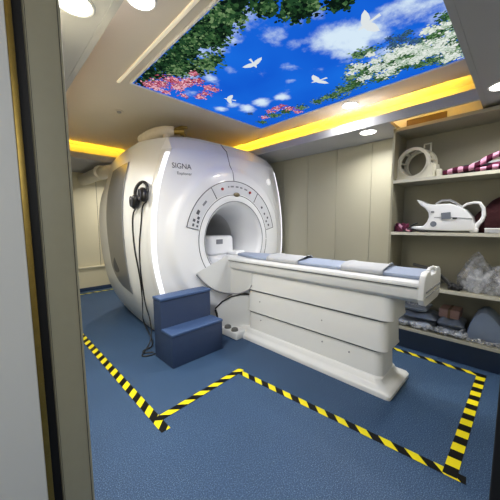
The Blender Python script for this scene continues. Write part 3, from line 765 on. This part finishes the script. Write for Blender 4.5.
# ---- lumpy helpers for cloth and bags
def lump(name, c, size, m, seed, wr=.12, flat=True, fine=10, sub=4):
    rnd = random.Random(seed); ph = [rnd.uniform(0, 6.28) for _ in range(9)]
    t = bmesh.new(); bmesh.ops.create_icosphere(t, subdivisions=sub, radius=1)
    for v in t.verts:
        x, y, z = v.co
        w = math.sin(fine*.5*x+ph[0])*math.sin(fine*.4*y+ph[1])+.6*math.sin(fine*y+fine*.5*z+ph[2])+.5*math.sin(fine*1.3*x-fine*.8*z+ph[3])+.4*abs(math.sin(fine*1.1*(x+y)+ph[4]))+.4*math.sin(fine*.9*z+ph[5]+2*y)
        k = 1+wr*w
        v.co = Vector((math.copysign(abs(x)**.8, x)*k*size[0], math.copysign(abs(y)**.8, y)*k*size[1], (z if z > 0 else 0)*k*size[2] if flat else z*k*size[2]))
    for v in t.verts: v.co += Vector(c)
    b = MB().add(t); return b.build(name, m, None, 180)
def fabric_strip(name, pts, w, m, parent=None, up=(0, 0, 1)):
    pts = chaikin(pts, 2); rows = []
    for i, p in enumerate(pts):
        d = (pts[min(i+1, len(pts)-1)]-pts[max(0, i-1)]).normalized(); s = d.cross(Vector(up)).normalized()*w/2
        rows.append([p-s, p-s*.3+Vector((0, 0, .004)), p+s*.3+Vector((0, 0, .004)), p+s])
    o = MB().grid(rows).build(name, m, parent, 80)
    md = o.modifiers.new('thickness', 'SOLIDIFY'); md.thickness = .005
    return o
SXF = 3.08
def sh_at(px, py, x=SXF):
    q = at(px, py, 0, x); return q.y, q.z

# ---- cylindrical coil on the top shelf
Z3 = SZ[3]
rc = thing('ring_coil', 'cream open cylindrical coil on a saddle base on the top shelf', 'coil', (3.15, .79, Z3))
ax = Vector((.95, -.16, 0)).normalized(); side = Vector((-ax.y, ax.x, 0)); F0 = Vector((3.09, .825, Z3+.165))
def ring(c, ro, ri, dep, n=48):
    rows = []
    for r, d in ((ro, 0), (ro, dep), (ri, dep), (ri, 0), (ro, 0)):
        rows.append([c+ax*d+r*(math.cos(2*PI*k/n)*side+math.sin(2*PI*k/n)*Vector((0, 0, 1))) for k in range(n)])
    return rows
MB().grid(ring(F0, .152, .124, .035), closed=True).build('front_ring', M['cream'], rc, 40)
MB().grid(ring(F0+ax*.155, .152, .122, .035), closed=True).build('rear_ring', M['cream'], rc, 40)
for a in (10, 50, 90, 130, 170, 215, 325):
    a = math.radians(a); o = .138*(math.cos(a)*side+math.sin(a)*Vector((0, 0, 1)))
    MB().tube([F0+o+ax*.01, F0+o+ax*.18], .011, 8).build('rung', M['cream'], rc, 60)
b = MB()
t_ = bmesh.new(); bmesh.ops.create_cube(t_, size=1); bmesh.ops.bevel(t_, geom=list(t_.edges), offset=.08, segments=3, affect='EDGES')
ang = math.atan2(ax.y, ax.x)
b.add(t_, Matrix.Translation(F0+ax*.1+Vector((0, 0, -.145))) @ Matrix.Rotation(ang, 4, 'Z') @ Matrix.Diagonal((.24, .37, .04, 1)))
for s in (-1, 1):
    pr = [F0+side*s*.19+Vector((0, 0, -.165)), F0+side*s*.165+Vector((0, 0, -.02)), F0+side*s*.145+Vector((0, 0, -.02)), F0+side*s*.07+Vector((0, 0, -.135)), F0+side*s*.07+Vector((0, 0, -.165))]
    b.poly([p for p in pr]+[p+ax*.19 for p in pr], [(0, 1, 2, 3, 4), (9, 8, 7, 6, 5), (0, 5, 6, 1), (1, 6, 7, 2), (2, 7, 8, 3), (3, 8, 9, 4), (4, 9, 5, 0)])
b.build('saddle_base', M['cream'], rc, 40)
MB().tube([F0+Vector((0, 0, .15))+ax*.12+side*-.05, F0+Vector((0, 0, .185))+ax*.12+side*-.05, F0+Vector((0, 0, .185))+ax*.12+side*-.11, F0+Vector((0, 0, .11))+ax*.12+side*-.11], .009, 8).build('handle', M['cream'], rc, 60)
b = MB().box(3.12, 3.2, .63, .68, Z3, Z3+.13, .012).box(3.1, 3.14, .58, .625, Z3, Z3+.08, .01)
b.build('plug_block', M['cream'], rc)
# ---- cloths on the top shelf
stripe_pink = stripe_mat('pink_black_stripes', (206, 150, 176), (70, 24, 44), .085, .15, .9)
tag(lump('folded_cloth', (3.2, .33, Z3), (.13, .23, .085), M['navycloth'], 3, .10), 'dark navy rumpled cloth on the top shelf behind the striped strap', 'cloth', 'cloths on the top shelf')
tag(lump('folded_cloth', (3.27, .27, Z3+.0), (.09, .19, .125), M['whitecloth'], 8, .08), 'pale grey cloth behind the dark cloth on the top shelf', 'cloth', 'cloths on the top shelf')
tag(lump('folded_cloth', (3.15, .05, Z3), (.13, .20, .10), M['plum'], 12, .12), 'plum coloured cloth under the raised striped strap on the top shelf', 'cloth', 'cloths on the top shelf')
def local_strip(name, pts, w, m, label, cat, group=None):
    # striped strap: drawn along its own x axis so that the stripes cross it
    o = fabric_strip(name, pts, w, m); return tag(o, label, cat, group)
pk = stripe_mat('pink_stripe_strap', (208, 152, 178), (76, 26, 48), .075, 0, .9)
def strap_y(name, pts, w, label, group, m=None):
    base = Vector(pts[0]); loc = chaikin([Vector((-(p[1]-base.y), p[0]-base.x, p[2]-base.z)) for p in pts], 2)
    b = MB(); rows = []
    for i, p in enumerate(loc):
        d = (loc[min(i+1, len(loc)-1)]-loc[max(0, i-1)]).normalized(); sd = d.cross(Vector((0, 0, 1))).normalized(); up = sd.cross(d)
        e = .35 if i in (0, len(loc)-1) else 1
        rows.append([p+e*(sd*w*.5*math.cos(a)+up*w*.36*math.sin(a)*(1+.12*math.sin(i*1.3))) for a in [2*PI*k/12 for k in range(12)]])
    o = b.grid(rows, closed=True, caps=True).build(name, m or pk, None, 80)
    o.location = base; o.rotation_euler = (0, 0, -PI/2); return tag(o, label, 'strap', group)
strap_y('fabric_strap', [(3.05, .56, Z3+.02), (3.05, .47, Z3+.045), (3.06, .38, Z3+.04), (3.06, .30, Z3+.075), (3.07, .22, Z3+.13), (3.07, .12, Z3+.15), (3.08, -.02, Z3+.13)], .07, 'pink and dark striped strap lying over the dark cloth on the top shelf', 'striped straps on the shelves')
strap_y('fabric_strap', [(3.03, .33, Z3+.02), (3.03, .22, Z3+.03), (3.035, .1, Z3+.035), (3.04, -.05, Z3+.03)], .05, 'plum and pink strap along the top shelf edge', 'striped straps on the shelves')

# ---- white coil with handle on the second shelf
Z2 = SZ[2]
wc = thing('body_coil', 'white coil housing with carrying handle and grey screen on the second shelf', 'coil', (3.12, .5, Z2))
px = [(416, 199.5), (421, 201), (426, 203.5), (433, 204.5), (441, 204), (450, 203.5), (458, 206), (466, 210), (472, 217), (475, 226), (474.5, 231), (455, 231.3), (436, 230.6), (413, 229.8), (410, 228), (413, 226.5), (423, 226), (426.5, 222), (428.5, 217), (428, 212.5), (425, 208.5), (420, 205)]
pr = [sh_at(u, v, 3.06) for u, v in px]
pr = [(y, max(z, Z2+.001)) for y, z in pr]
MB().prism(pr, 0, 3.06, 3.26, .012).build('housing', M['white'], wc, 40)
def plate(name, pts, m, parent, x=3.052, x2=3.062):
    q = [sh_at(u, v, x) for u, v in pts]; MB().prism(q, 0, x, x2).build(name, m, parent)
plate('screen', [(441, 213), (450.5, 212), (451, 219), (441.5, 219.5)], M['screen'], wc)
y, z = sh_at(433.3, 224, 3.058); MB().cyl((3.058, y, z), .026, .008, 'X', 28).build('round_badge', M['screen'], wc)
plate('label_mark', [(431, 211), (434, 211), (434, 213), (431, 213)], M['ink2'], wc)
plate('slot', [(452.5, 217.6), (457, 217.4), (457, 218.8), (452.5, 219)], M['black'], wc)
b = MB(); q = [sh_at(u, v, 3.055) for u, v in [(434, 217.5), (445, 217), (456, 217.5), (474, 219)]]; b.tube([(3.059, y, z) for y, z in q], .003, 6); b.build('shut_line', M['softline'], wc)
hpnt = [(462, 207), (467, 204), (474, 202.5), (480, 203), (483.5, 208), (484, 215), (482, 220), (478, 224), (475, 229)]
rr = [.010, .011, .012, .013, .014, .015, .017, .019, .02]
MB().tube([(3.10, *sh_at(u, v, 3.10)) for u, v in hpnt], rr, 12).build('handle', M['white'], wc, 80)
MB().tube([(3.16, *sh_at(u, v, 3.16)) for u, v in [(436, 204), (442, 200.5), (450, 200), (456, 203), (461, 206.5)]], .011, 10).build('strap_loop', M['white'], wc, 80)
y, z = sh_at(474, 229.5, 3.09); MB().box(3.07, 3.14, y-.03, y+.03, Z2+.001, Z2+.045, .012).build('foot', M['white'], wc)
# ---- rest of second shelf
tag(lump('folded_garment', (3.24, .10, Z2), (.105, .24, .315), M['maroon'], 21, .07, fine=7), 'dark red rumpled garment on the second shelf behind the coil handle', 'garment')
MB_ = MB().box(3.02, 3.08, .135, .235, Z2+.001, Z2+.042, .006)
wb = MB_.build('small_box', M['whitecloth']); tag(wb, 'small white box at the edge of the second shelf beside the coil handle', 'box')
MB().box(3.018, 3.082, .133, .237, Z2+.034, Z2+.044, .003).build('lid', M['trimwhite'], wb)
strap_y('fabric_strap', [(3.12, .95, Z2+.05), (3.08, .93, Z2+.085), (3.06, .89, Z2+.05), (3.05, .84, Z2+.02), (3.05, .78, Z2+.015)], .04, 'pink and dark strap bundled at the wardrobe end of the second shelf', 'striped straps on the shelves')
tag(lump('strap_bundle', (3.12, .885, Z2), (.07, .07, .075), M['plum'], 31, .16), 'small plum cloth bundle at the wardrobe end of the second shelf', 'cloth')
b = MB().tube(chaikin([(3.05, .87, Z2+.012), (3.04, .80, Z2+.03), (3.05, .72, Z2+.012), (3.08, .66, Z2+.01)]), .012, 8).tube(chaikin([(3.06, .84, Z2+.02), (3.07, .79, Z2+.07), (3.09, .75, Z2+.09)]), .007, 8)
tag(b.build('cable_bundle', M['black'], None, 80), 'short black cable bundle in front of the white coil on the second shelf', 'cable')

# ---- third shelf: cables, straps and clear bags
Z1 = SZ[1]
def bag(c, size, seed, label, peak=1.0):
    rnd = random.Random(seed); t = bmesh.new(); bmesh.ops.create_icosphere(t, subdivisions=4, radius=1)
    dirs = [Vector((rnd.gauss(0, 1), rnd.gauss(0, 1), rnd.gauss(0, 1))).normalized() for _ in range(34)]
    amp = [rnd.uniform(.55, 1.25) for _ in dirs]
    for v in t.verts:
        d = v.co.normalized(); r = 9
        for q, a in zip(dirs, amp):
            k = d.dot(q)
            if k > .05: r = min(r, (.72+.2*a)/k)
        r = min(r, 1.25); p = d*r
        if p.z < -.5: p.z = -.5
        taper = 1-.55*max(0, p.z)*peak
        v.co = Vector((p.x*size[0]*taper+c[0], p.y*size[1]*taper+c[1], (p.z+.5)/1.6*size[2]+c[2]))
    o = MB().add(t).build('plastic_bag', M['film'], None, None)
    return tag(o, label, 'plastic bag', 'clear plastic bags on the shelves')
bag((3.15, .27, Z1), (.13, .16, .40), 3, 'tall crumpled clear plastic bag on the third shelf, tied to a peak', 1.3)
bag((3.12, .08, Z1), (.11, .17, .31), 9, 'lower wider crumpled clear plastic bag beside the tall peaked bag', .6)
for i, (y, s, lab) in enumerate(((.27, 5, 'pale grey cloth wrapped inside the tall clear bag'), (.08, 6, 'pale grey cloth wrapped inside the wide clear bag'))):
    tag(lump('wrapped_cloth', (3.17, y, Z1), (.07, .075, .17-.03*i), M['whitecloth'], s, .14), lab, 'cloth', 'cloths inside the clear bags')
b = MB().tube(chaikin([(3.06, .60, Z1+.16), (3.06, .54, Z1+.13), (3.07, .49, Z1+.08), (3.06, .45, Z1+.04), (3.06, .40, Z1+.03), (3.06, .36, Z1+.02)]), .012, 8).tube(chaikin([(3.05, .46, Z1+.015), (3.07, .42, Z1+.06), (3.05, .39, Z1+.012)]), .014, 8)
tag(b.build('cable_bundle', M['blackcable'], None, 80), 'black cable bundle on the third shelf beside the table end handle', 'cable')
tag(lump('connector_block', (3.1, .42, Z1), (.05, .05, .05), M['black'], 41, .15), 'lumpy black connector on the third shelf in front of the clear bags', 'connector')
strap_y('fabric_strap', [(3.2, .80, Z1+.19), (3.2, .7, Z1+.17), (3.16, .6, Z1+.15), (3.12, .52, Z1+.1), (3.1, .46, Z1+.05)], .045, 'grey-brown strap draped down to the third shelf behind the table end', 'straps on the third shelf', M['pedal'])
tag(lump('foam_pad', (3.18, .72, Z1), (.11, .15, .13), M['sheet'], 44, .06), 'pale grey foam pad on the third shelf hidden behind the table end', 'pad')

# ---- bottom shelf: wrapped pads, tan box, bolster
Z0 = SZ[0]
def pad(x0, x1, y0, y1, z0, z1, m, seed, label, tilt=0):
    t = bmesh.new(); bmesh.ops.create_grid(t, x_segments=14, y_segments=18, size=.5); rnd = random.Random(seed); ph = [rnd.uniform(0, 6) for _ in range(6)]
    top = [v.co.copy() for v in t.verts]; t.free()
    n = 15; mrow = 19; rows_t, rows_b = [], []
    for j in range(mrow):
        rt, rb_ = [], []
        for i in range(n):
            u, v = i/(n-1), j/(mrow-1)
            e = min(1, 6*min(u, 1-u, v, 1-v))**.5
            w = .010*math.sin(9*u+ph[0]+4*v)+.008*math.sin(13*v+ph[1])+.006*math.sin(17*(u+v)+ph[2])
            x, y = x0+(x1-x0)*u, y0+(y1-y0)*v; zz = tilt*(v-.5)
            zm = (z0+z1)/2
            rt.append((x, y, zm+(z1-zm)*e+w*e+zz)); rb_.append((x, y, zm-(zm-z0)*e+zz))
        rows_t.append(rt); rows_b.append(rb_)
    b = MB().grid(rows_t).grid(rows_b); bmesh.ops.remove_doubles(b.bm, verts=b.bm.verts, dist=1e-5)
    return tag(b.build('foam_pad', m, None, 60), label, 'pad', 'wrapped pads on the bottom shelf')
pad(3.03, 3.3, .56, .955, Z0+.002, Z0+.075, M['padgrey'], 1, 'slate grey wrapped pad lying lowest on the bottom shelf under two others')
pad(3.05, 3.32, .54, .93, Z0+.085, Z0+.15, M['paddark'], 2, 'dark grey wrapped pad in the middle of the bottom shelf pile')
pad(3.06, 3.33, .62, .95, Z0+.16, Z0+.235, M['padgrey'], 3, 'slate grey wrapped pad on top of the bottom shelf pile')
pad(3.02, 3.3, .33, .55, Z0+.002, Z0+.06, M['padgrey'], 4, 'thin slate pad under the tan box on the bottom shelf')
pad(3.06, 3.33, .33, .54, Z0+.068, Z0+.145, M['paddark'], 5, 'dark folded pad between the thin pad and the tan box')
pad(3.08, 3.30, .28, .36, Z0+.15, Z0+.20, M['padgrey'], 6, 'small grey wrapped roll leaning beside the rounded bolster') if False else None
tb = MB().box(3.1, 3.3, .37, .53, Z0+.155, Z0+.235, .006).build('carton', M['tan']); tag(tb, 'tan pinkish carton on the dark folded pad of the bottom shelf', 'carton')
MB().box(3.098, 3.302, .44, .46, Z0+.154, Z0+.2365).build('tape_band', M['brown'], tb)
# bolster, rounded wedge
pr = []
for u, v in ((466.5, 339), (467, 331), (470, 323), (475, 316.5), (481, 313), (487, 313.5), (493, 318), (499, 325), (507, 336), (516, 350), (520, 362)):
    pr.append(sh_at(u, v, 3.05))
z0_ = Z0+.004
pr = [(y, max(z0_, z)) for y, z in pr]; pr = [(pr[0][0], z0_)]+pr+[(pr[-1][0], z0_)]
pp = []
for q in pr:
    if not pp or (abs(q[0]-pp[-1][0])+abs(q[1]-pp[-1][1])) > 1e-4: pp.append(q)
bo = MB().prism(pp, 0, 3.05, 3.33, .01).build('bolster', M['slate'], None, 50); tag(bo, 'blue-grey foam bolster with a rounded hump on the bottom shelf', 'bolster')
def film(c, size, seed, label):
    rnd = random.Random(seed); ph = [rnd.uniform(0, 6.28) for _ in range(8)]; rows = []
    for j in range(41):
        r = []
        for i in range(15):
            u, v = i/14, j/40
            z = abs(.5*math.sin(11*v+ph[0]+3*u)+.35*math.sin(23*v+7*u+ph[1])+.3*math.sin(37*v-9*u+ph[2])+.25*math.sin(17*u+ph[3]))
            r.append((c[0]+size[0]*(u-.5)+.01*math.sin(31*v+ph[4]), c[1]+size[1]*(v-.5)+.012*math.sin(19*u+ph[5]), c[2]+size[2]*z))
        rows.append(r)
    return tag(MB().grid(rows).build('plastic_wrap', M['film'], None, None), label, 'plastic wrap', 'loose clear wrap on the bottom shelf')
film((3.06, .72, Z0+.012), (.10, .44, .05), 1, 'crumpled clear wrap along the bottom shelf edge below the pad pile')
film((3.12, .78, Z0+.235), (.20, .34, .035), 4, 'crumpled clear wrap draped over the top of the bottom shelf pad pile')
film((3.055, .40, Z0+.010), (.09, .22, .06), 2, 'crumpled clear wrap along the bottom shelf edge below the tan carton')
film((3.025, .16, Z0+.008), (.04, .26, .035), 3, 'crumpled clear wrap along the bottom shelf edge below the bolster')

# ------------------------------------------------------------------ hazard tape on the floor
YEL, BLK = (230, 214, 30), (18, 18, 16)
def tape(p, q, w, slant, label, z=.0012, phase=0, period=.14):
    p, q = Vector((*p, 0)), Vector((*q, 0)); d = q-p; L = d.length
    o = MB().box(0, L, -w/2, w/2, 0, .0012).build('hazard_tape', stripe_mat('hazard_stripes', YEL, BLK, period, slant, .45, phase))
    o.location = (p.x, p.y, z); o.rotation_euler = (0, 0, math.atan2(d.y, d.x))
    return tag(o, label, 'floor tape', 'yellow and black floor tape')
tape((.725, 1.50), (.722, 4.9), .06, 1, 'yellow-black tape line running from the door jamb toward the step stool front')
tape((.715, 1.625), (1.545, 1.685), .055, 1, 'yellow-black tape line crossing the floor in front of the step stool', .0026)
tape((1.50, 1.70), (1.632, .12), .052, 1, 'yellow-black tape line along the open floor side of the patient table', .0012)
tape((1.608, .185), (2.93, .17), .06, .12, 'yellow-black tape line across the floor beyond the table end handle', .0028)
tape((2.90, .15), (2.95, 2.4), .05, 1, 'yellow-black tape line between the patient table and the shelves', .0012)
tape((.8, 5.66), (2.4, 5.70), .06, 1, 'yellow-black tape line beside the blue skirting of the back wall')

# ------------------------------------------------------------------ added fill light on the corridor side, and world
w = bpy.data.worlds.new('world'); scn.world = w; w.use_nodes = True
w.node_tree.nodes['Background'].inputs[0].default_value = (.72, .8, .86, 1); w.node_tree.nodes['Background'].inputs[1].default_value = .25
l = bpy.data.lights.new('corridor_fill', 'AREA'); l.shape = 'RECTANGLE'; l.size = 1.2; l.size_y = .8; l.energy = 24; l.color = (.97, .98, 1)  # added fill without a fitting, brightens door leaf and jamb
o = bpy.data.objects.new('corridor_fill', l); COL.objects.link(o); o.location = (-.5, -.8, 2.2); o.rotation_euler = (math.radians(55), 0, math.radians(-10))
scn.view_settings.view_transform = 'Standard'; scn.view_settings.look = 'None'; scn.view_settings.exposure = .2
